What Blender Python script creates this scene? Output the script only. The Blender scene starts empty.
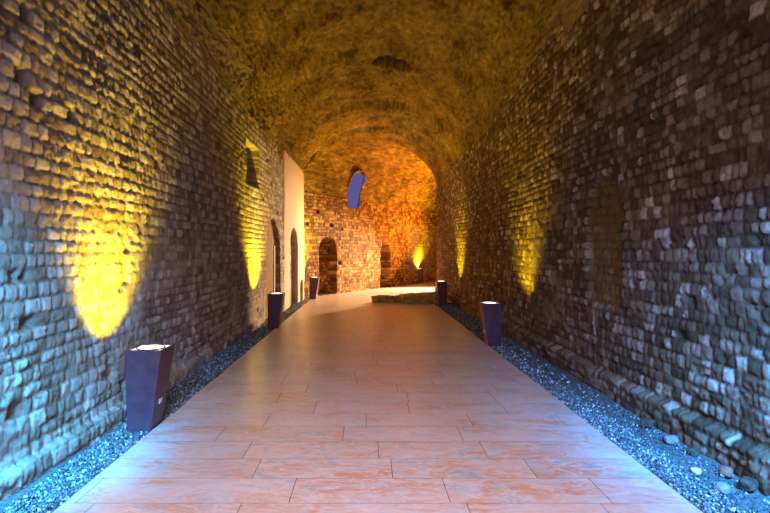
import bpy, bmesh, math, random
import numpy as np
from mathutils import Vector, Matrix

# ------------------------------------------------------------------ camera / world / lights
S = bpy.context.scene
COL = S.collection
cd = bpy.data.cameras.new('camera'); cam = bpy.data.objects.new('camera', cd); COL.objects.link(cam)
cam.location = (0, 0, 1.6); cam.rotation_euler = (math.radians(90), 0, 0)
cd.sensor_width = 36; cd.lens = 540/770*36
cd.shift_x = 17/770; cd.shift_y = -4.5/770
cd.clip_start = 0.05; cd.clip_end = 200
S.camera = cam
S.view_settings.view_transform = 'Standard'; S.view_settings.look = 'None'
S.view_settings.exposure = 0.0; S.view_settings.gamma = 1.0
S.view_settings.use_curve_mapping = False

w = bpy.data.worlds.new('dusk_sky'); S.world = w; w.use_nodes = True
bg = w.node_tree.nodes['Background']
bg.inputs[0].default_value = (0.19, 0.17, 0.52, 1); bg.inputs[1].default_value = 0.55

def light(name, kind, loc, aim, power, color, size=0.1, angle=90, blend=0.6, parent=None, sy=None):
    d = bpy.data.lights.new(name, kind); d.energy = power; d.color = color
    if kind == 'SPOT':
        d.spot_size = math.radians(angle); d.spot_blend = blend; d.shadow_soft_size = size
    elif kind == 'AREA':
        d.size = size
        if sy: d.shape = 'RECTANGLE'; d.size_y = sy
    else:
        d.shadow_soft_size = size
    o = bpy.data.objects.new(name, d); COL.objects.link(o); o.location = loc
    o.rotation_euler = (Vector(aim)-Vector(loc)).to_track_quat('-Z', 'Y').to_euler()
    if parent:
        o.parent = parent; o.matrix_parent_inverse = Matrix.Translation(-parent.location)
    return o

# added area light behind the camera, standing in for dusk daylight from the mouth
light('mouth_fill', 'AREA', (0.1, -0.9, 3.9), (0.1, 2.4, 0.0), 225, (0.88, 0.76, 1.0), 3.6, sy=3.0).data.spread = math.radians(92)
# unseen cyan and blue floodlights at both sides; the verge spots are added fill
light('cyan_flood', 'SPOT', (-1.4, 1.2, 2.2), (-2.6, 3.3, 0.8), 1900, (0.0, 0.42, 1.0), 0.2, 60, 1.0)
light('cyan_verge_fill', 'SPOT', (-2.2, 1.6, 2.2), (-2.46, 4.0, 0.0), 3100, (0.0, 0.42, 1.0), 0.08, 34, 1.0)
light('blue_flood', 'SPOT', (1.8, 1.3, 2.2), (2.85, 3.9, 0.5), 2100, (0.0, 0.32, 1.0), 0.2, 62, 1.0)
light('blue_verge_fill', 'SPOT', (2.55, 1.6, 2.2), (2.75, 4.1, 0.0), 2500, (0.0, 0.36, 1.0), 0.08, 38, 1.0)
# sodium and warm white floodlights round the bend of the gallery
light('bend_flood', 'SPOT', (5.2, 26.8, 3.0), (0.6, 20.2, 0.0), 24000, (1.0, 0.62, 0.32), 0.08, 58, 0.9)
light('sodium_flood', 'SPOT', (5.3, 26.0, 0.5), (2.2, 24.3, 5.5), 30000, (1.0, 0.36, 0.02), 0.3, 120, 0.9)

# ------------------------------------------------------------------ noise helpers
def _hash(ix, iy, seed):
    n = (ix.astype(np.int64)*374761393 + iy.astype(np.int64)*668265263 + seed*1274126177) & 0xffffffff
    n = ((n ^ (n >> 13))*1274126177) & 0xffffffff
    n = (n ^ (n >> 16)) & 0xffffff
    return n/float(0xffffff)
def vnoise(x, y, seed=0):
    ix = np.floor(x); iy = np.floor(y); fx = x-ix; fy = y-iy
    fx = fx*fx*(3-2*fx); fy = fy*fy*(3-2*fy)
    a = _hash(ix, iy, seed); b = _hash(ix+1, iy, seed); c = _hash(ix, iy+1, seed); d = _hash(ix+1, iy+1, seed)
    return ((a*(1-fx)+b*fx)*(1-fy)+(c*(1-fx)+d*fx)*fy)*2-1
def fbm(x, y, seed=0, octs=4):
    r = 0; a = 1; t = 0
    for k in range(octs):
        r = r+a*vnoise(x, y, seed+17*k); t += a; a *= .5; x = x*2.03; y = y*2.03
    return r/t
def sstep(a, b, x):
    t = np.clip((x-a)/(b-a), 0, 1); return t*t*(3-2*t)

def stones(s, z, seed, rows=(.095, .145), lens=(.11, .25), miss=.012, joint=.016, warp=.008):
    """coursed small-block masonry: height above the joints, per-stone random, mortar mask"""
    rng = np.random.RandomState(seed)
    sw = s+warp*fbm(s*6, z*6, seed+1, 2)+.012*fbm(s*19, z*19, seed+4, 2)
    zw = z+warp*.7*fbm(s*4, z*4, seed+2, 2)+.03*fbm(s*.35, z*.35, seed+3, 2)+.010*fbm(s*17, z*17, seed+5, 2)
    zb = [-1.0]
    while zb[-1] < 8: zb.append(zb[-1]+rng.uniform(*rows))
    zb = np.array(zb)
    ri = np.clip(np.searchsorted(zb, zw)-1, 0, len(zb)-2)
    out = np.zeros_like(s); r1 = np.zeros_like(s); mort = np.zeros_like(s); r2 = np.zeros_like(s)
    for r in np.unique(ri):
        m = ri == r
        n = 400; L = rng.uniform(lens[0], lens[1], n)
        big = rng.rand(n) < .07; L[big] *= 1.6
        sb = -6+np.cumsum(L)
        ra = rng.rand(n+1); rb = rng.rand(n+1); rc = rng.rand(n+1); tx = rng.uniform(-1, 1, n+1); ty = rng.uniform(-1, 1, n+1)
        sm = sw[m]; zm = zw[m]
        k = np.clip(np.searchsorted(sb, sm), 1, n-1)
        x0 = sb[k-1]; x1 = sb[k]; h0 = zb[r]; h1 = zb[r+1]
        shrink = .004+.010*rb[k]
        dx = np.minimum(sm-x0, x1-sm)-shrink*.6; dz = np.minimum(zm-h0, h1-zm)-shrink*.5
        d = np.where((dx < .03) & (dz < .03), .03-np.sqrt(np.clip(.03-dx, 0, 9)**2+np.clip(.03-dz, 0, 9)**2), np.minimum(dx, dz))
        edge = sstep(0, joint, d)
        u = (sm-(x0+x1)/2)/(x1-x0); v = (zm-(h0+h1)/2)/(h1-h0)
        bul = (1-(2*u)**2)*(1-(2*v)**2)*.004
        fill = sstep(-.25, .35, fbm(sm*2.2, zm*2.6, seed+7, 3)); edge2 = edge; edge = edge*(1-fill*.0)
        h = edge*(.011+.009*ra[k]+bul+.006*(u*tx[k]+v*ty[k]))
        h = h+edge*.008*fbm(sm*17+31*ra[k], zm*17, seed+6, 3)
        h = h*(1-.35*fill)
        gone = rc[k] < miss
        h = np.where(gone, -.055*sstep(-.005, .02, d), h)
        out[m] = h; r1[m] = np.where(gone, .15, ra[k]); mort[m] = np.clip(1-edge, 0, 1)*(1-.7*fill); r2[m] = np.where(gone, 2.0, rb[k])
    return out, r1, mort, r2

def grid_mesh(name, P, keep=None, attrs=None, smooth=True):
    """P: (n, m, 3) grid of points -> mesh"""
    n, m = P.shape[:2]
    idx = np.arange(n*m).reshape(n, m)
    q = np.stack([idx[:-1, :-1], idx[1:, :-1], idx[1:, 1:], idx[:-1, 1:]], -1).reshape(-1, 4)
    if keep is not None:
        kk = (keep[:-1, :-1] & keep[1:, :-1] & keep[1:, 1:] & keep[:-1, 1:]).reshape(-1)
        q = q[kk]
    me = bpy.data.meshes.new(name)
    me.vertices.add(n*m); me.vertices.foreach_set('co', P.reshape(-1).astype(np.float32))
    me.loops.add(q.size); me.loops.foreach_set('vertex_index', q.reshape(-1).astype(np.int32))
    me.polygons.add(len(q)); me.polygons.foreach_set('loop_start', (np.arange(len(q))*4).astype(np.int32))
    me.polygons.foreach_set('loop_total', np.full(len(q), 4, np.int32))
    me.polygons.foreach_set('use_smooth', np.full(len(q), smooth))
    if attrs is not None:
        a = me.color_attributes.new('stone', 'FLOAT_COLOR', 'POINT')
        a.data.foreach_set('color', attrs.reshape(-1).astype(np.float32))
    me.update(calc_edges=True); me.validate()
    return me
def link(name, me, mat, parent=None):
    o = bpy.data.objects.new(name, me); COL.objects.link(o)
    if mat: me.materials.append(mat)
    if parent: o.parent = parent
    return o
def struct(o): o['kind'] = 'structure'; return o

# ------------------------------------------------------------------ materials
def newmat(name):
    m = bpy.data.materials.new(name); m.use_nodes = True
    nt = m.node_tree; b = nt.nodes['Principled BSDF']
    return m, nt, b
def N(nt, t, **kw):
    n = nt.nodes.new(t)
    for k, v in kw.items(): setattr(n, k, v)
    return n
def ramp(nt, stops, src):
    r = N(nt, 'ShaderNodeValToRGB'); el = r.color_ramp.elements
    while len(el) < len(stops): el.new(.5)
    for e, (p, c) in zip(el, stops): e.position = p; e.color = (*c, 1)
    nt.links.new(src, r.inputs[0]); return r.outputs[0]
def mix(nt, fac, a, b, mode='MIX'):
    m = N(nt, 'ShaderNodeMix', data_type='RGBA', blend_type=mode)
    if isinstance(fac, float): m.inputs[0].default_value = fac
    else: nt.links.new(fac, m.inputs[0])
    for k, v in ((6, a), (7, b)):
        if isinstance(v, tuple): m.inputs[k].default_value = (*v, 1)
        else: nt.links.new(v, m.inputs[k])
    return m.outputs[2]
def noise(nt, scale, detail=4, rough=.55, dist=0.0, vec=None):
    n = N(nt, 'ShaderNodeTexNoise'); n.inputs['Scale'].default_value = scale
    n.inputs['Detail'].default_value = detail; n.inputs['Roughness'].default_value = rough; n.inputs['Distortion'].default_value = dist
    if vec is None:
        t = N(nt, 'ShaderNodeTexCoord'); vec = t.outputs['Object']
    nt.links.new(vec, n.inputs['Vector']); return n
def bump(nt, b, src, dist, strength=1.0):
    n = N(nt, 'ShaderNodeBump'); n.inputs['Distance'].default_value = dist; n.inputs['Strength'].default_value = strength
    nt.links.new(src, n.inputs['Height']); nt.links.new(n.outputs[0], b.inputs['Normal'])

def masonry(name, stops, mortar, patch, rough=.85, bs=30, bd=.03):
    m, nt, b = newmat(name)
    at = N(nt, 'ShaderNodeVertexColor', layer_name='stone')
    sp = N(nt, 'ShaderNodeSeparateColor'); nt.links.new(at.outputs[0], sp.inputs[0])
    n1 = noise(nt, 16, 8, .75); n2 = noise(nt, 1.3, 3)
    add = N(nt, 'ShaderNodeMath', operation='MULTIPLY_ADD'); nt.links.new(n1.outputs[0], add.inputs[0]); add.inputs[1].default_value = 1.1
    nt.links.new(sp.outputs[0], add.inputs[2])
    sub = N(nt, 'ShaderNodeMath', operation='SUBTRACT'); nt.links.new(add.outputs[0], sub.inputs[0]); sub.inputs[1].default_value = .55
    c = ramp(nt, stops, sub.outputs[0])
    big = ramp(nt, [(.3, (.72, .68, .62)), (.7, (1, 1, 1))], n2.outputs[0])
    c = mix(nt, 1.0, c, big, 'MULTIPLY')
    c = mix(nt, sp.outputs[1], c, mortar)
    c = mix(nt, sp.outputs[2], c, patch)
    nt.links.new(c, b.inputs['Base Color'])
    b.inputs['Roughness'].default_value = rough; b.inputs['Specular IOR Level'].default_value = .15
    n3 = noise(nt, bs, 8, .75)
    bump(nt, b, n3.outputs[0], bd)
    return m
M_left = masonry('pale_block_masonry', [(0, (.24, .17, .12)), (.4, (.42, .35, .28)), (.75, (.54, .47, .40)), (1, (.68, .61, .53))], (.24, .17, .12), (.72, .60, .54))
M_right = masonry('brown_block_masonry', [(0, (.10, .06, .035)), (.45, (.25, .175, .12)), (.8, (.34, .255, .195)), (1, (.62, .52, .46))], (.075, .045, .03), (.20, .115, .03))
M_far = masonry('ochre_block_masonry', [(0, (.12, .05, .01)), (.5, (.36, .18, .055)), (1, (.68, .42, .17))], (.10, .05, .02), (.50, .40, .30))
M_vault = masonry('vault_concrete', [(0, (.07, .04, .012)), (.35, (.22, .14, .045)), (.7, (.36, .24, .08)), (1, (.58, .42, .18))], (.06, .03, .012), (.34, .27, .19), bs=13, bd=.09)

def marble():
    m, nt, b = newmat('rose_marble_slabs')
    at = N(nt, 'ShaderNodeVertexColor', layer_name='stone')
    tc = N(nt, 'ShaderNodeTexCoord')
    vm = N(nt, 'ShaderNodeVectorMath', operation='MULTIPLY_ADD')
    nt.links.new(at.outputs[0], vm.inputs[0]); vm.inputs[1].default_value = (37, 21, 9); nt.links.new(tc.outputs['Object'], vm.inputs[2])
    mp = N(nt, 'ShaderNodeMapping'); mp.inputs['Scale'].default_value = (1.0, 2.2, 1); mp.inputs['Rotation'].default_value = (0, 0, .35)
    nt.links.new(vm.outputs[0], mp.inputs[0])
    n1 = noise(nt, 1.7, 8, .6, 1.2, mp.outputs[0]); n2 = noise(nt, 3.0, 6, .6, 1.8, mp.outputs[0]); n3 = noise(nt, 1.1, 3, .5, .5, mp.outputs[0])
    c = ramp(nt, [(.28, (.28, .31, .34)), (.40, (.44, .38, .36)), (.49, (.50, .26, .16)), (.56, (.50, .39, .36)), (.64, (.32, .33, .33)), (.78, (.42, .21, .11))], n1.outputs[0])
    v = ramp(nt, [(.44, (0, 0, 0)), (.495, (1, 1, 1)), (.54, (0, 0, 0))], n2.outputs[0])
    vv = N(nt, 'ShaderNodeSeparateColor'); nt.links.new(v, vv.inputs[0])
    k = N(nt, 'ShaderNodeMath', operation='MULTIPLY'); nt.links.new(vv.outputs[0], k.inputs[0]); k.inputs[1].default_value = .35
    c = mix(nt, k.outputs[0], c, (.80, .70, .66))
    g = ramp(nt, [(.42, (0, 0, 0)), (.62, (.55, .55, .55))], n3.outputs[0])
    gg = N(nt, 'ShaderNodeSeparateColor'); nt.links.new(g, gg.inputs[0])
    c = mix(nt, gg.outputs[0], c, (.56, .52, .52))
    nt.links.new(c, b.inputs['Base Color'])
    rr = N(nt, 'ShaderNodeMapRange'); nt.links.new(n2.outputs[0], rr.inputs[0]); rr.inputs[3].default_value = .24; rr.inputs[4].default_value = .42
    nt.links.new(rr.outputs[0], b.inputs['Roughness'])
    n4 = noise(nt, 6, 3, .5); bump(nt, b, n4.outputs[0], .004, .5)
    return m
M_marble = marble()
def simple(name, col, rough=.6, metal=0, nscale=None, col2=None, bdist=0.0):
    m, nt, b = newmat(name); b.inputs['Base Color'].default_value = (*col, 1)
    b.inputs['Roughness'].default_value = rough; b.inputs['Metallic'].default_value = metal
    b.inputs['Specular IOR Level'].default_value = .1 if rough > .55 else .5
    if nscale:
        n = noise(nt, nscale, 5, .6); c = ramp(nt, [(.35, col), (.65, col2 or col)], n.outputs[0]); nt.links.new(c, b.inputs['Base Color'])
        if bdist: bump(nt, b, n.outputs[0], bdist)
    return m
M_joint = simple('dark_joint', (.09, .06, .05), .9)
M_soil = simple('grey_gravel_bed', (.07, .075, .075), .95, 0, 30, (.13, .14, .14), .02)
M_dirt = simple('packed_earth', (.14, .11, .08), .95, 0, 12, (.24, .20, .15), .02)
M_steel = simple('bronze_painted_steel', (.065, .028, .050), .40, .2, 7, (.10, .045, .07), .001)
M_rim = simple('dark_rim', (.05, .03, .035), .35, .5)
M_label = simple('pale_plate', (.62, .58, .60), .5)
M_wood = simple('brown_door_wood', (.17, .08, .018), .8, 0, 6, (.26, .13, .03), .003)
M_jamb = simple('pale_jamb', (.62, .52, .40), .7)
def emis(name, col, st):
    m, nt, b = newmat(name); b.inputs['Base Color'].default_value = (*col, 1)
    b.inputs['Emission Color'].default_value = (*col, 1); b.inputs['Emission Strength'].default_value = st; return m
M_lens = emis('lit_lens', (1.0, .93, .72), 5.0)
M_glass = emis('lit_frosted_glass', (1.0, .90, .70), .55)
def pebblemat(name):
    m, nt, b = newmat(name); at = N(nt, 'ShaderNodeVertexColor', layer_name='stone')
    sp = N(nt, 'ShaderNodeSeparateColor'); nt.links.new(at.outputs[0], sp.inputs[0])
    c = ramp(nt, [(0, (.025, .03, .032)), (.5, (.075, .10, .115)), (.85, (.15, .20, .23)), (1, (.55, .60, .64))], sp.outputs[0])  # blue tint in the chip colour deepens the cyan light on the gravel
    nt.links.new(c, b.inputs['Base Color']); b.inputs['Roughness'].default_value = .7; return m
M_pebble = pebblemat('crushed_grey_stone')

# ------------------------------------------------------------------ structure: walls
def ygrid(y0, y1, k=.0033, dmin=.012, dmax=.05):
    ys = [y0]
    while ys[-1] < y1: ys.append(ys[-1]+min(max(k*abs(ys[-1]), dmin), dmax))
    ys[-1] = y1; return np.array(ys)

def left_x(y): return -2.45+.20*sstep(11.5, 18.6, y)
def left_top(y): return 4.47-.27*sstep(10.62, 10.68, y)-.15*sstep(11, 19, y)
def right_x(y): return 2.80+0*y
def right_top(y): return 4.72-.62*sstep(6, 21, y)

def arch_mask(s, z, s0, s1, ztop, soft=.02, zbot=-1.0):
    """1 inside a round-headed opening"""
    r = (s1-s0)/2; c = (s0+s1)/2; zc = ztop-r
    d = np.where(z > zc, np.hypot(s-c, z-zc)-r, np.abs(s-c)-r)
    d = np.maximum(d, zbot-z)
    return 1-sstep(0, soft, d)
def rect_mask(s, z, s0, s1, z0, z1, soft=.02):
    d = np.maximum(np.maximum(s0-s, s-s1), np.maximum(z0-z, z-z1))
    return 1-sstep(0, soft, d)

def build_left():
    ys = ygrid(-1.5, 19.3); nv = 300
    v = np.linspace(0, 1, nv)
    Y = np.repeat(ys[:, None], nv, 1); Z = -.12+v[None]*(left_top(ys)[:, None]+.40)
    h, r1, mo, r2 = stones(Y, Z, 11, rows=(.09, .13), lens=(.09, .20), miss=.014, joint=.010)
    er = sstep(.12, .6, fbm(Y*.9, Z*1.3, 31, 4)+.50*(1-sstep(.3, 1.7, Z))-.15)   # weathered, mortar smeared zones
    rub = fbm(Y*7, Z*8, 41, 4)
    h = h*(1-.5*er)+er*(.015+.020*rub-.05*sstep(.30, .55, fbm(Y*3.5, Z*4.5, 43, 3)))
    mo = mo*(1-.7*er); r1 = r1*(1-er)+er*(.62+.5*rub)
    h += .035*fbm(Y*.7, Z*.7, 51, 3)+.009*fbm(Y*20, Z*20, 52, 4)-.018*sstep(.38, .65, fbm(Y*9, Z*13, 54, 3))
    pl = sstep(14.9, 14.95, Y)*(1-sstep(18.55, 18.6, Y))
    h = h*(1-pl)+pl*(.045+.004*fbm(Y*5, Z*5, 53, 3)); mo = mo*(1-pl)
    h += .06*(1-sstep(.10, .13, Z))*(1-sstep(12, 12.1, Y))
    # pilaster edge beside the plaster, high window, two round-headed doorways
    h -= .45*rect_mask(Y, Z, 10.9, 12.0, 3.02, 3.86)
    d1 = arch_mask(Y, Z, 12.8, 14.45, 2.42); d2 = arch_mask(Y, Z, 15.75, 17.1, 2.32)
    h = h*(1-d1)-.10*d1; h = h*(1-d2)-.13*d2
    pl = pl*(1-d2)
    at = np.stack([np.clip(r1, 0, 1), mo, pl, np.ones_like(h)], -1)
    P = np.stack([left_x(Y)+h, Y, Z], -1)
    return struct(link('wall_left', grid_mesh('wall_left', P[::-1], attrs=at[::-1]), M_left))
build_left()

def build_right():
    ys = ygrid(-1.5, 21.9); nv = 310
    v = np.linspace(0, 1, nv)
    Y = np.repeat(ys[:, None], nv, 1); Z = -.12+v[None]*(right_top(ys)[:, None]+.40)
    h, r1, mo, r2 = stones(Y, Z, 23, rows=(.085, .125), lens=(.07, .165), miss=.012, warp=.008, joint=.012)
    lo = 1-sstep(.6, 2.6, Z+.5*fbm(Y*.6, Z*.6, 30, 2))
    er = np.clip(sstep(.25, .75, fbm(Y*.9+9, Z*1.3, 61, 4)+.30*lo), 0, 1)
    rub = fbm(Y*6, Z*9, 71, 4)
    h = h*(1-.6*er)+er*(.02+.035*rub-.05*sstep(.35, .6, fbm(Y*3, Z*5, 73, 3)))
    # white-faced blocks scattered through the upper courses
    r1 = r1**1.7; r1 = r1*(1-er*.6)+er*.35*(.6+.5*rub)
    mo = mo*(1-.4*er)
    h += .045*fbm(Y*.7, Z*.7, 81, 3)+.010*fbm(Y*20, Z*20, 82, 4)-.025*sstep(.28, .55, fbm(Y*8, Z*13, 85, 3))
    # footing course standing proud of the wall
    ft = 1-sstep(.17+.02*fbm(Y*2, Z*0, 83, 2), .21+.02*fbm(Y*2, Z*0, 83, 2), Z)
    h += ft*(.075+.03*fbm(Y*4, Z*3, 84, 3))
    # blocked doorway, ochre
    bd = arch_mask(Y, Z, 5.95, 6.85, 2.5, .03)*sstep(.9, 1.1, Z)
    h = h-.07*bd; pt = bd*.75
    at = np.stack([np.clip(r1, 0, 1), mo, pt, np.ones_like(h)], -1)
    P = np.stack([right_x(Y)-h, Y, Z], -1)
    return struct(link('wall_right', grid_mesh('wall_right', P, attrs=at), M_right))
build_right()

# --- outer wall beyond the bend: straight diagonal then curving further right
fo = [(-2.35, 18.75)]; dirx, diry = .4820, .8762
L0 = 10.4; heading = math.atan2(dirx, diry)
def far_path(s):
    s = np.asarray(s, float)
    straight = np.minimum(s, L0); x = -2.35+dirx*straight; y = 18.75+diry*straight
    R = 14.0; e = np.clip(s-L0, 0, None); a = e/R
    x = x+R*(np.cos(heading)-np.cos(heading+a)); y = y+R*(np.sin(heading+a)-np.sin(heading))
    hd = heading+a
    return x, y, np.cos(hd), -np.sin(hd)        # point and the normal pointing into the gallery
def build_far():
    ss = np.arange(0, 24, .03); nv = 150
    v = np.linspace(0, 1, nv); Sg = np.repeat(ss[:, None], nv, 1); Z = -.1+v[None]*(3.7+.1)+0*Sg
    h, r1, mo, r2 = stones(Sg, Z, 37, miss=.01, joint=.02)
    h += .05*fbm(Sg*.8, Z*.8, 91, 3)+.010*fbm(Sg*14, Z*14, 92, 3)
    er = sstep(.0, .5, fbm(Sg*.9, Z*1.1, 94, 4))*(1-sstep(6.0, 7.0, Sg)); h = h*(1-.5*er)+er*.03*fbm(Sg*9, Z*9, 95, 3)
    pale = .3*sstep(8.2, 9.6, Sg+.8*fbm(Sg*1.5, Z*1.5, 96, 3))*sstep(.1, .5, Z)*(1-sstep(2.9, 3.1, Z))
    d1 = arch_mask(Sg, Z, 1.16, 2.30, 2.15, .04); d2 = arch_mask(Sg, Z, 6.0, 7.0, 2.05, .04)
    h -= .30*d1+.42*d2
    hole = rect_mask(Sg, Z, 3.2, 4.1, 3.42, 9, .01) > .5
    x, y, nx, ny = far_path(Sg)
    at = np.stack([np.clip(r1, 0, 1), mo, pale, np.ones_like(h)], -1)
    P = np.stack([x+nx*h, y+ny*h, Z], -1)
    return struct(link('wall_far', grid_mesh('wall_far', P[::-1], keep=(~hole)[::-1], attrs=at[::-1]), M_far))
build_far()

# inner wall beyond the corner
def inner_path(s):
    s = np.asarray(s, float); R = 15.0; a0 = .50
    st = np.minimum(s, 3.0); x = 2.80+math.sin(a0)*st; y = 21.9+math.cos(a0)*st
    a = np.clip(s-3.0, 0, None)/R
    x = x+R*(np.cos(a0)-np.cos(a0+a)); y = y+R*(np.sin(a0+a)-np.sin(a0))
    return x, y, -np.cos(a0+a), np.sin(a0+a)
def build_inner():
    ss = np.arange(0, 16, .05); nv = 90
    v = np.linspace(0, 1, nv); Sg = np.repeat(ss[:, None], nv, 1); Z = -.1+v[None]*4.3+0*Sg
    h, r1, mo, r2 = stones(Sg, Z, 39); h += .04*fbm(Sg*.8, Z*.8, 97, 3)
    h *= sstep(0, .3, Sg)
    x, y, nx, ny = inner_path(Sg)
    at = np.stack([np.clip(r1, 0, 1), mo, 0*h, np.ones_like(h)], -1)
    P = np.stack([x+nx*h, y+ny*h, Z], -1)
    return struct(link('wall_inner_bend', grid_mesh('wall_inner_bend', P, attrs=at), M_right))
build_inner()
# closing wall at the far unseen end of the gallery
xo, yo, _, _ = far_path(22.0); xi, yi, _, _ = inner_path(15.0)
t = np.linspace(-.15, 1.15, 60); Zc = np.linspace(-.1, 6.6, 60)
T, Zc = np.meshgrid(t, Zc, indexing='ij')
P = np.stack([xo+(xi-xo)*T, yo+(yi-yo)*T, Zc], -1)
at = np.zeros(P.shape[:2]+(4,)); at[..., 0] = .5; at[..., 3] = 1
struct(link('wall_end', grid_mesh('wall_end', P, attrs=at), M_far))

# --- vault of the straight gallery
def crown(y): return 6.55-.10*sstep(6, 10, y)-.18*sstep(12.55, 12.85, y)-.22*sstep(16.4, 16.7, y)-.20*sstep(19, 19.3, y)
def vault_profile(th, lx, lz, rx, rz, cz):
    """th 0 = left spring, pi = right spring; pointed-less segmental/elliptic curve"""
    c = np.cos(th); s = np.sin(th)
    x = (lx+rx)/2-(rx-lx)/2*c
    base = lz+(rz-lz)*(1-c)/2
    return x, base+(cz-(lz+rz)/2)*s, c, s
def vault_relief(a, b, seed, amp=1.0):
    """a runs along the gallery, b round the arch"""
    r = .055*fbm(a*1.1, b*1.1, seed, 4)+.030*np.abs(fbm(a*4.5, b*7, seed+5, 3))+.030*fbm(a*9, b*12, seed+9, 4)
    r += .022*sstep(.25, .5, fbm(a*6, b*11, seed+13, 2))
    return amp*r
def build_vault():
    th = np.linspace(0, math.pi, 480); us = ygrid(-1.5, 19.0, k=.003, dmin=.025, dmax=.04)
    u = (us+1.5)/20.5
    U, TH = np.meshgrid(u, th, indexing='ij')
    yend = 18.8+(21.9-18.8)*(1-np.cos(TH))/2
    Y = -1.5+U*(yend+1.5)
    lx = left_x(Y)+.0; rx = right_x(Y); lz = left_top(Y); rz = right_top(Y)
    x, z, c, s = vault_profile(TH, lx, lz, rx, rz, crown(Y))
    arc = TH*2.6
    r = vault_relief(Y, arc, 101)
    hole = (1-sstep(.0, .12, np.hypot((x-.64)/.85, (Y-13.4-.3*(x-.64))/.65)-.55+.15*fbm(x*5, Y*5, 7, 3)))*(z > 5)
    small = sstep(.62, .66, fbm(Y*2.6, arc*2.6, 205, 2))
    r = r-.45*hole-.05*small
    edge = sstep(0, .15, TH)*sstep(0, .15, math.pi-TH)*.8+.2
    r *= edge
    x2 = x+c*r; z2 = z-s*r
    tone = np.clip(.42+.35*fbm(Y*1.5, arc*2.5, 131, 4)+.45*fbm(Y*9, arc*14, 137, 4), 0, 1)
    # lighter band above the left wall
    band = (1-sstep(.28, .42, TH+.05*fbm(Y*1.5, arc, 151, 3)))*(1-sstep(10.4, 10.7, Y))
    band2 = (1-sstep(.2, .34, math.pi-TH+.05*fbm(Y*1.5, arc, 153, 3)))*(1-sstep(7, 9, Y))
    at = np.stack([tone, np.clip(hole+small*.6, 0, 1), np.clip(band*.6+band2*.5, 0, 1), np.ones_like(x)], -1)  # hole and small pits also coloured dark, painting shade into the recesses
    P = np.stack([x2, Y, z2], -1)
    struct(link('ceiling', grid_mesh('ceiling', P, attrs=at), M_vault))
    return P[-1]
endcurve = build_vault()

# --- vault beyond the bend
def build_far_vault():
    th = np.linspace(0, math.pi, 480); tt = np.linspace(0, 1, 300)
    T, TH = np.meshgrid(tt, th, indexing='ij')
    ox, oy, _, _ = far_path(-.0+T*22.0); ix, iy, _, _ = inner_path(T*15.0)
    c = np.cos(TH); s = np.sin(TH); k = (1-c)/2
    cz = 6.25-.15*T; lz = 3.55; rz = 4.05
    x = ox+(ix-ox)*k; y = oy+(iy-oy)*k; z = lz+(rz-lz)*k+(cz-(lz+rz)/2)*s
    a = T*20; arc = TH*2.6
    r = vault_relief(a, arc, 301, 1.2)*sstep(0, .1, TH)*sstep(0, .1, math.pi-TH)
    wx = ox-ix; wy = oy-iy; L = np.hypot(wx, wy); wx /= L; wy /= L
    x = x-wx*c*r; y = y-wy*c*r; z = z-s*r
    # narrow window shaft cut through the haunch: remove the skin there
    sO = T*22.0
    hole = (np.abs(sO-3.62-.05*np.sin(TH*20)) < .46) & (z < 4.78) & (TH < 1.2)
    tone = np.clip(.5+.40*fbm(a*2.2, arc*3.5, 331, 4)+.5*fbm(a*5, arc*11, 337, 4), 0, 1)
    at = np.stack([tone, 0*tone, 0*tone, 1+0*tone], -1)
    P = np.stack([x, y, z], -1)
    first = endcurve[None]; mid = (endcurve+P[0])/2
    P = np.concatenate([first, mid[None], P], 0)
    at = np.concatenate([at[:1], at[:1], at], 0)
    keep = np.concatenate([np.ones((2, hole.shape[1]), bool), ~hole], 0)
    struct(link('ceiling_bend', grid_mesh('ceiling_bend', P, keep=keep, attrs=at), M_vault))
build_far_vault()

# --- generic bmesh helpers
def bm_box(bm, x0, x1, y0, y1, z0, z1):
    vs = [bm.verts.new((x, y, z)) for x in (x0, x1) for y in (y0, y1) for z in (z0, z1)]
    for f in ((0, 1, 3, 2), (4, 6, 7, 5), (0, 4, 5, 1), (2, 3, 7, 6), (0, 2, 6, 4), (1, 5, 7, 3)):
        bm.faces.new([vs[i] for i in f])
    return vs
def bm_done(bm, name, mat, parent=None, bev=0, smooth=False):
    bmesh.ops.recalc_face_normals(bm, faces=bm.faces)
    if bev: bmesh.ops.bevel(bm, geom=bm.edges[:], offset=bev, segments=2, affect='EDGES', profile=.5)
    me = bpy.data.meshes.new(name); bm.to_mesh(me); bm.free()
    if smooth: me.shade_smooth()
    return link(name, me, mat, parent)

# --- window shaft through the outer wall (rough stone reveal, open to the dusk sky)
def build_shaft():
    rows = []
    n = 40
    for k in range(10):
        d = -.02-k*.045
        ring = []
        for j in range(n):
            a = 2*math.pi*j/n
            ex = abs(math.cos(a))**.6*math.copysign(1, math.cos(a)); ez = abs(math.sin(a))**.8*math.copysign(1, math.sin(a))
            sx = 3.62+ex*(.54+.05*math.sin(j*2.3+k*.4)); zz = 4.07+ez*(.80+.04*math.sin(j*3.1+k*.9))
            x, y, nx, ny = far_path(sx); e = d; sn = min(max((zz-3.55)/2.45, 0), 1); off = (1-math.sqrt(1-sn*sn))/2*5.1
            ring.append((x+.12*e+.876*off, y-.99*e-.43*off, zz))
        ring.append(ring[0]); rows.append(ring)
    P = np.array(rows); at = np.zeros(P.shape[:2]+(4,)); at[..., 0] = .35; at[..., 3] = 1
    struct(link('window_1', grid_mesh('window_1', P, attrs=at), M_far))
build_shaft()

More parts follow.
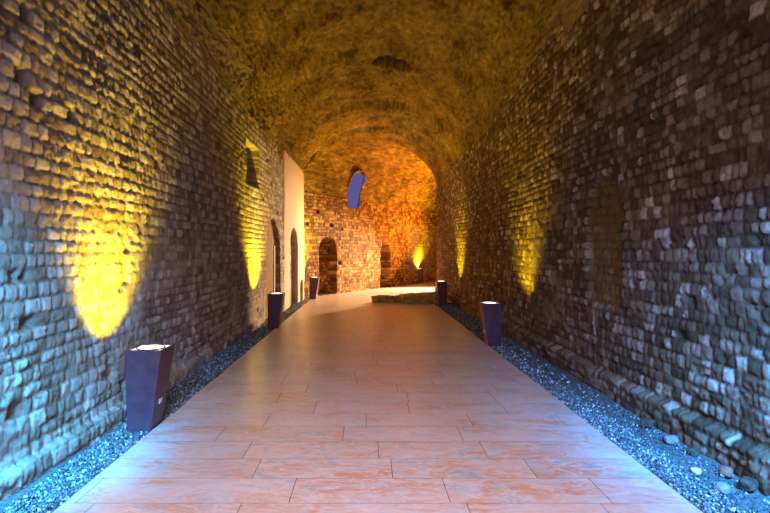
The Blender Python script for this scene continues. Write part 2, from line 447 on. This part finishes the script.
# ------------------------------------------------------------------ floor
XL, XR = -1.94, 2.06
def build_floor():
    rng = random.Random(5)
    polys = []; cols = []
    y = -1.5; g = .0022
    while y < 34:
        hgt = .38*rng.choice((.95, 1, 1.05))
        # extent of this row
        if y < 16.9: x0, x1 = XL, XR
        else:
            x0 = XL; x1 = 14.0
            if y < 21.5: x1 = 2.72
            if y > 18.6: x0 = max(XL, -2.35+(y+.1-18.75)*.55+.12)
        x = x0-rng.uniform(0, 1.1) if y < 16.9 else x0-rng.uniform(0, .9)
        while x < x1:
            L = rng.uniform(.85, 1.45)
            a, b = max(x, x0), min(x+L, x1)
            if b-a > .05:
                polys.append((a+g, b-g, y+g, y+hgt-g)); cols.append((rng.random(), rng.random(), rng.random(), 1))
            x += L
        y += hgt
    V = []; F = []; C = []
    for (a, b, c, d), col in zip(polys, cols):
        i = len(V); e = .0008
        V += [(a, c, -.03), (b, c, -.03), (b, d, -.03), (a, d, -.03), (a, c, -.0001), (b, c, -.0001), (b, d, -.0001), (a, d, -.0001),
              (a, c, 0), (b, c, 0), (b, d, 0), (a, d, 0)]
        F += [(i+8, i+9, i+10, i+11)]
        for k in range(4):
            q = (k+1) % 4; F += [(i+k, i+q, i+4+q, i+4+k), (i+4+k, i+4+q, i+8+q, i+8+k)]
        C += [col]*12
    me = bpy.data.meshes.new('floor'); me.from_pydata(V, [], F)
    at = me.color_attributes.new('stone', 'FLOAT_COLOR', 'POINT'); at.data.foreach_set('color', np.array(C, np.float32).reshape(-1))
    me.update()
    struct(link('floor', me, M_marble))
    bm = bmesh.new(); bm_box(bm, XL, XR, -1.5, 34, -.12, -.0005); bm_box(bm, XR, 14, 17.0, 34, -.12, -.0005)
    struct(bm_done(bm, 'floor_joint_bed', M_joint))
build_floor()

def strip(name, x0, x1, y0, y1, z, mat, seed, amp=.02, dx=.03):
    ys = ygrid(y0, y1, .006, .02, .06); xs = np.linspace(x0, x1, int((x1-x0)/dx)+2)
    Y, X = np.meshgrid(ys, xs, indexing='ij')
    Z = z+amp*fbm(X*3, Y*3, seed, 3)+amp*.4*fbm(X*25, Y*25, seed+3, 3)
    return link(name, grid_mesh(name, np.stack([X, Y, Z], -1)[::-1]), mat)
struct(strip('floor_verge_left', -2.75, XL, -1.5, 19.2, -.045, M_soil, 401))
struct(strip('floor_verge_right', XR, 3.0, -1.5, 17.0, -.045, M_soil, 411))
# ground outside the mouth of the gallery
bm = bmesh.new(); bm_box(bm, -9, 9, -9, -1.5, -.2, -.05); struct(bm_done(bm, 'ground_outside', M_dirt))

# --- gravel: crushed stone chips lying on both verges
def gravel(name, regions, seed):
    rng = np.random.RandomState(seed)
    ico = np.array([(0, -1, 1.618), (0, 1, 1.618), (0, -1, -1.618), (0, 1, -1.618), (1, 1.618, 0), (-1, 1.618, 0), (1, -1.618, 0), (-1, -1.618, 0),
                    (1.618, 0, 1), (-1.618, 0, 1), (1.618, 0, -1), (-1.618, 0, -1)])/1.9
    fc = np.array([(0, 8, 1), (0, 1, 9), (0, 9, 7), (0, 7, 6), (0, 6, 8), (1, 8, 4), (1, 4, 5), (1, 5, 9), (9, 5, 11), (9, 11, 7),
                   (3, 4, 10), (3, 5, 4), (3, 11, 5), (3, 2, 11), (3, 10, 2), (2, 10, 6), (2, 6, 7), (2, 7, 11), (10, 4, 8), (10, 8, 6)])
    pts = []
    for (x0, x1, y0, y1, n, smin, smax) in regions:
        p = np.stack([rng.uniform(x0, x1, n), rng.uniform(y0, y1, n), rng.uniform(-.045, -.012, n), rng.uniform(smin, smax, n)], -1)
        pts.append(p)
    p = np.concatenate(pts); n = len(p)
    V = ico[None]*(1+rng.uniform(-.3, .3, (n, 12, 1)))
    V = V*rng.uniform(.6, 1.2, (n, 1, 3))*p[:, None, 3:4]
    a = rng.uniform(0, 6.28, n); ca, sa = np.cos(a)[:, None], np.sin(a)[:, None]
    V = np.stack([V[..., 0]*ca-V[..., 1]*sa, V[..., 0]*sa+V[..., 1]*ca, V[..., 2]], -1)+p[:, None, :3]
    F = (fc[None]+np.arange(n)[:, None, None]*12).reshape(-1, 3)
    me = bpy.data.meshes.new(name); me.vertices.add(n*12); me.vertices.foreach_set('co', V.reshape(-1).astype(np.float32))
    me.loops.add(F.size); me.loops.foreach_set('vertex_index', F.reshape(-1).astype(np.int32))
    me.polygons.add(len(F)); me.polygons.foreach_set('loop_start', (np.arange(len(F))*3).astype(np.int32)); me.polygons.foreach_set('loop_total', np.full(len(F), 3, np.int32))
    c = np.repeat(rng.rand(n)[:, None], 12, 1); C = np.stack([c, c, c, 1+0*c], -1)
    at = me.color_attributes.new('stone', 'FLOAT_COLOR', 'POINT'); at.data.foreach_set('color', C.reshape(-1).astype(np.float32))
    me.update(calc_edges=True)
    o = link(name, me, M_pebble); o['kind'] = 'stuff'; return o
g = gravel('gravel', [(-2.30, -1.95, 2.2, 6.5, 11000, .005, .014), (-2.38, -1.95, 6.5, 11, 4500, .007, .016), (-2.30, -1.95, 11, 18, 2500, .012, .022)], 1)
g['label'] = 'crushed grey stone chips between the left wall and the paving'; g['category'] = 'gravel'
g = gravel('gravel', [(2.07, 2.36, 2.4, 6.5, 9500, .005, .013), (2.07, 2.66, 2.4, 6.5, 2500, .004, .011), (2.07, 2.32, 6.5, 11, 3000, .007, .016), (2.07, 2.6, 6.5, 16.8, 1800, .010, .020)], 2)
g['label'] = 'crushed grey stone chips between the right wall and the paving'; g['category'] = 'gravel'

# ------------------------------------------------------------------ doors set in the left wall
def door(name, y0, y1, ztop, x, strip_end=True):
    r = (y1-y0)/2; c = (y0+y1)/2; bm = bmesh.new()
    pts = [(y0, 0), (y1, 0)]+[(c+r*math.cos(math.pi*k/20), ztop-r+r*math.sin(math.pi*k/20)) for k in range(21)]
    f0 = [bm.verts.new((x, p, q)) for p, q in pts]; f1 = [bm.verts.new((x-.05, p, q)) for p, q in pts]
    bm.faces.new(f0); bm.faces.new(f1[::-1])
    for k in range(len(pts)):
        bm.faces.new((f0[k], f1[k], f1[(k+1) % len(pts)], f0[(k+1) % len(pts)]))
    o = struct(bm_done(bm, name, M_wood))
    if strip_end:
        bm = bmesh.new(); bm_box(bm, x, x+.03, y1-.24, y1-.12, 0, ztop-r*.75); j = bm_done(bm, 'door_jamb', M_jamb, o, .01)
    return o
door('door_1', 12.82, 14.43, 2.38, -2.49)
door('door_2', 15.77, 17.08, 2.28, -2.42, False)

# ------------------------------------------------------------------ low ruined wall across the right side
def rough_block(name, x0, x1, y0, y1, z0, ztl, ztr, seed, mat, parent=None, amp=.06):
    nx, ny, nz = max(4, int((x1-x0)/.04)), max(4, int((y1-y0)/.05)), 8
    bm = bmesh.new(); bmesh.ops.create_cube(bm, size=1)
    bmesh.ops.subdivide_edges(bm, edges=bm.edges[:], cuts=14, use_grid_fill=True)
    co = np.array([v.co[:] for v in bm.verts])
    X = x0+(co[:, 0]+.5)*(x1-x0); Y = y0+(co[:, 1]+.5)*(y1-y0)
    top = ztl+(ztr-ztl)*(co[:, 0]+.5); Z = z0+(co[:, 2]+.5)*(top-z0)
    n1 = fbm(X*5+Y*3, Z*9+Y*4, seed, 4); n2 = fbm(X*5+7, Z*8+Y*5, seed+9, 3)
    Y = Y+amp*n1*(1 if True else 0); Z = Z+np.where(co[:, 2] > .4, amp*.8*n2, 0); X = X+amp*.5*n2
    for v, a, b, c in zip(bm.verts, X, Y, Z): v.co = (a, b, c)
    for f in bm.faces: f.smooth = True
    return bm_done(bm, name, mat, parent)
M_block = simple('ochre_rubble', (.20, .12, .04), .9, 0, 9, (.46, .32, .14), .06)
def thing(name, label, cat, loc, group=None):
    o = bpy.data.objects.new(name, None); COL.objects.link(o); o.location = loc; o.empty_display_size = .2
    o['label'] = label; o['category'] = cat
    if group: o['group'] = group
    return o
wl = thing('ruined_wall', 'low ruined stone wall stub crossing the paving behind the second planter lamp on the right', 'wall', (1.2, 17.1, 0))
for a in ((0.12-1.2, 1.20-1.2, -.15, .12, -.005, .22, .22, 501), (1.05-1.2, 2.35-1.2, -.55, .60, -.005, .24, .30, 511)):
    rough_block('stone_course', *a, M_block, wl)

# ------------------------------------------------------------------ tapered uplight lamps
def make_lamp(side, loc, label, group=None, power=90):
    """side -1: stands at the left wall (upright back to the left), +1 at the right wall"""
    t = thing('tapered_uplight', label, 'lamp', loc, 'tapered square uplights along the walls')
    H = .745; wt, wb, dt, db = .325, .21, .36, .26
    # body: open-topped tapered tube; the wall side is upright and the path side leans out
    bm = bmesh.new()
    def ring(z, w0, w1, d):
        pts = [(0, -d/2), (w0, -d/2), (w0, d/2), (0, d/2)]
        return [bm.verts.new(((-x if side > 0 else x), y, z)) for x, y in pts]
    a = ring(0, wb, wb, db); b = ring(H, wt, wt, dt); b2 = ring(H, wt, wt, dt)
    for v in b2: v.co.x += math.copysign(.014, wt/2-abs(v.co.x))*(1 if side < 0 else -1); v.co.y -= math.copysign(.014, v.co.y)
    c = [bm.verts.new((v.co.x, v.co.y, H-.035)) for v in b2]
    bm.faces.new(a)
    for p, q in ((a, b), (b, b2), (b2, c)):
        for k in range(4): bm.faces.new((p[k], p[(k+1) % 4], q[(k+1) % 4], q[k]))
    bm_done(bm, 'body', M_steel, t, .003)
    sx = 1 if side < 0 else -1
    bm = bmesh.new(); bm_box(bm, *sorted((sx*.016, sx*(wt-.016))), -dt/2+.016, dt/2-.016, H-.045, H-.012); gl = bm_done(bm, 'glass_plate', M_glass, t)
    bm = bmesh.new(); bmesh.ops.create_cone(bm, cap_ends=True, segments=40, radius1=.115, radius2=.108, depth=.012, matrix=Matrix.Translation((sx*wt/2, 0, H-.008)))
    bm_done(bm, 'lens', M_lens, t)
    bm = bmesh.new(); R = .125
    for k in range(40):
        pass
    ringv = []
    for k in range(40):
        an = 2*math.pi*k/40
        ringv.append([bm.verts.new((sx*wt/2+rr*math.cos(an), rr*math.sin(an), zz)) for rr, zz in ((.113, H-.012), (.113, H-.001), (.125, H-.001), (.125, H-.012))])
    for k in range(40):
        p, q = ringv[k], ringv[(k+1) % 40]
        for m in range(4): bm.faces.new((p[m], q[m], q[(m+1) % 4], p[(m+1) % 4]))
    bm_done(bm, 'bezel', M_rim, t)
    # small pale service plate on the path side
    ztp = .25; fx = wb+(wt-wb)*ztp/H
    bm = bmesh.new(); bm_box(bm, 0, .006, -.035, .035, -.022, .022)
    pl = bm_done(bm, 'service_plate', M_label, t, .002); pl['label'] = 'small pale service plate'
    pl.location = (sx*(fx+.001)-(0 if sx > 0 else .006), 0.0, ztp); pl.rotation_euler = (0, sx*math.atan((wt-wb)/H), 0)
    # the lamp itself: yellow discharge lamp shining up, leaning to the wall
    l = Vector(loc)+Vector((sx*.10, 0, H+.02))
    lo = light('wall_beam', 'SPOT', l, l+Vector((-sx*.52, .10, .85)), power*8, (1.0, .74, .0), .03, 106, 1.0, t)
    lo = light('vault_beam', 'SPOT', l, l+Vector((sx*.25, 0, 1)), power*7.5, (1.0, .63, .03), .05, 120, .8, t)
    return t
make_lamp(-1, (-2.165, 4.98, -.02), 'dark tapered lamp nearest the camera, by the left wall on cyan-lit gravel', power=55)
make_lamp(-1, (-2.10, 11.45, -.02), 'dark tapered lamp beside the first arched doorway of the left wall', power=75)
make_lamp(-1, (-1.98, 18.40, 0), 'dark tapered lamp in front of the far end of the pale plastered wall', power=75)
make_lamp(1, (2.27, 9.35, -.02), 'dark tapered lamp on its own in the shade by the right wall', power=26)
make_lamp(1, (2.36, 16.25, -.02), 'dark tapered lamp at the right wall next to the low ruined wall', power=34)
make_lamp(1, (2.80, 27.6, 0), 'dark tapered lamp farthest away, at the ochre outer wall round the bend', power=90)

# ------------------------------------------------------------------ loose stones on the right verge
def loose(loc, size, seed, mat, label):
    bm = bmesh.new(); bmesh.ops.create_icosphere(bm, subdivisions=4, radius=1)
    co = np.array([v.co[:] for v in bm.verts])
    q = np.sign(co)*np.abs(co)**.7
    n = fbm(co[:, 0]*1.6+seed, co[:, 1]*1.6+co[:, 2]*1.3, seed, 3)
    q = q*(1+.28*n[:, None])*np.array(size)*.44
    for v, p in zip(bm.verts, q): v.co = p
    for f in bm.faces: f.smooth = True
    o = bm_done(bm, 'loose_stone', mat); o.location = (loc[0], loc[1], -.035+size[2]*.42); o.rotation_euler = (0, 0, seed*.7)
    o['label'] = label; o['category'] = 'stone'; return o
M_tan = simple('tan_stone', (.46, .27, .15), .85, 0, 20, (.56, .36, .22), .004)
M_gst = simple('grey_stone', (.15, .13, .14), .85, 0, 20, (.24, .20, .21), .004)
M_red = simple('reddish_stone', (.20, .07, .045), .85, 0, 20, (.28, .12, .08), .004)
M_dk = simple('dark_stone', (.045, .03, .022), .85, 0, 20, (.09, .06, .045), .004)
loose((2.41, 3.97), (.085, .075, .06), 3, M_tan, 'small tan stone lying alone in the gravel of the right verge')
loose((2.40, 3.66), (.12, .10, .08), 5, M_gst, 'squarish grey stone in the right gravel, nearest the camera')
loose((2.62, 3.95), (.10, .09, .08), 8, M_red, 'reddish stone against the right wall footing, just behind the nearest dark brown one')
loose((2.62, 3.72), (.11, .12, .09), 12, M_dk, 'dark brown stone at the right wall footing, nearest the camera')
loose((2.60, 4.62), (.13, .12, .08), 15, M_gst, 'greyish flat stone by the right footing between two dark stones')
loose((2.61, 5.05), (.10, .14, .09), 19, M_dk, 'dark stone by the right footing, farthest of the loose stones')
loose((2.62, 4.35), (.10, .09, .07), 21, M_dk, 'small dark stone by the right footing, halfway along the loose stones')
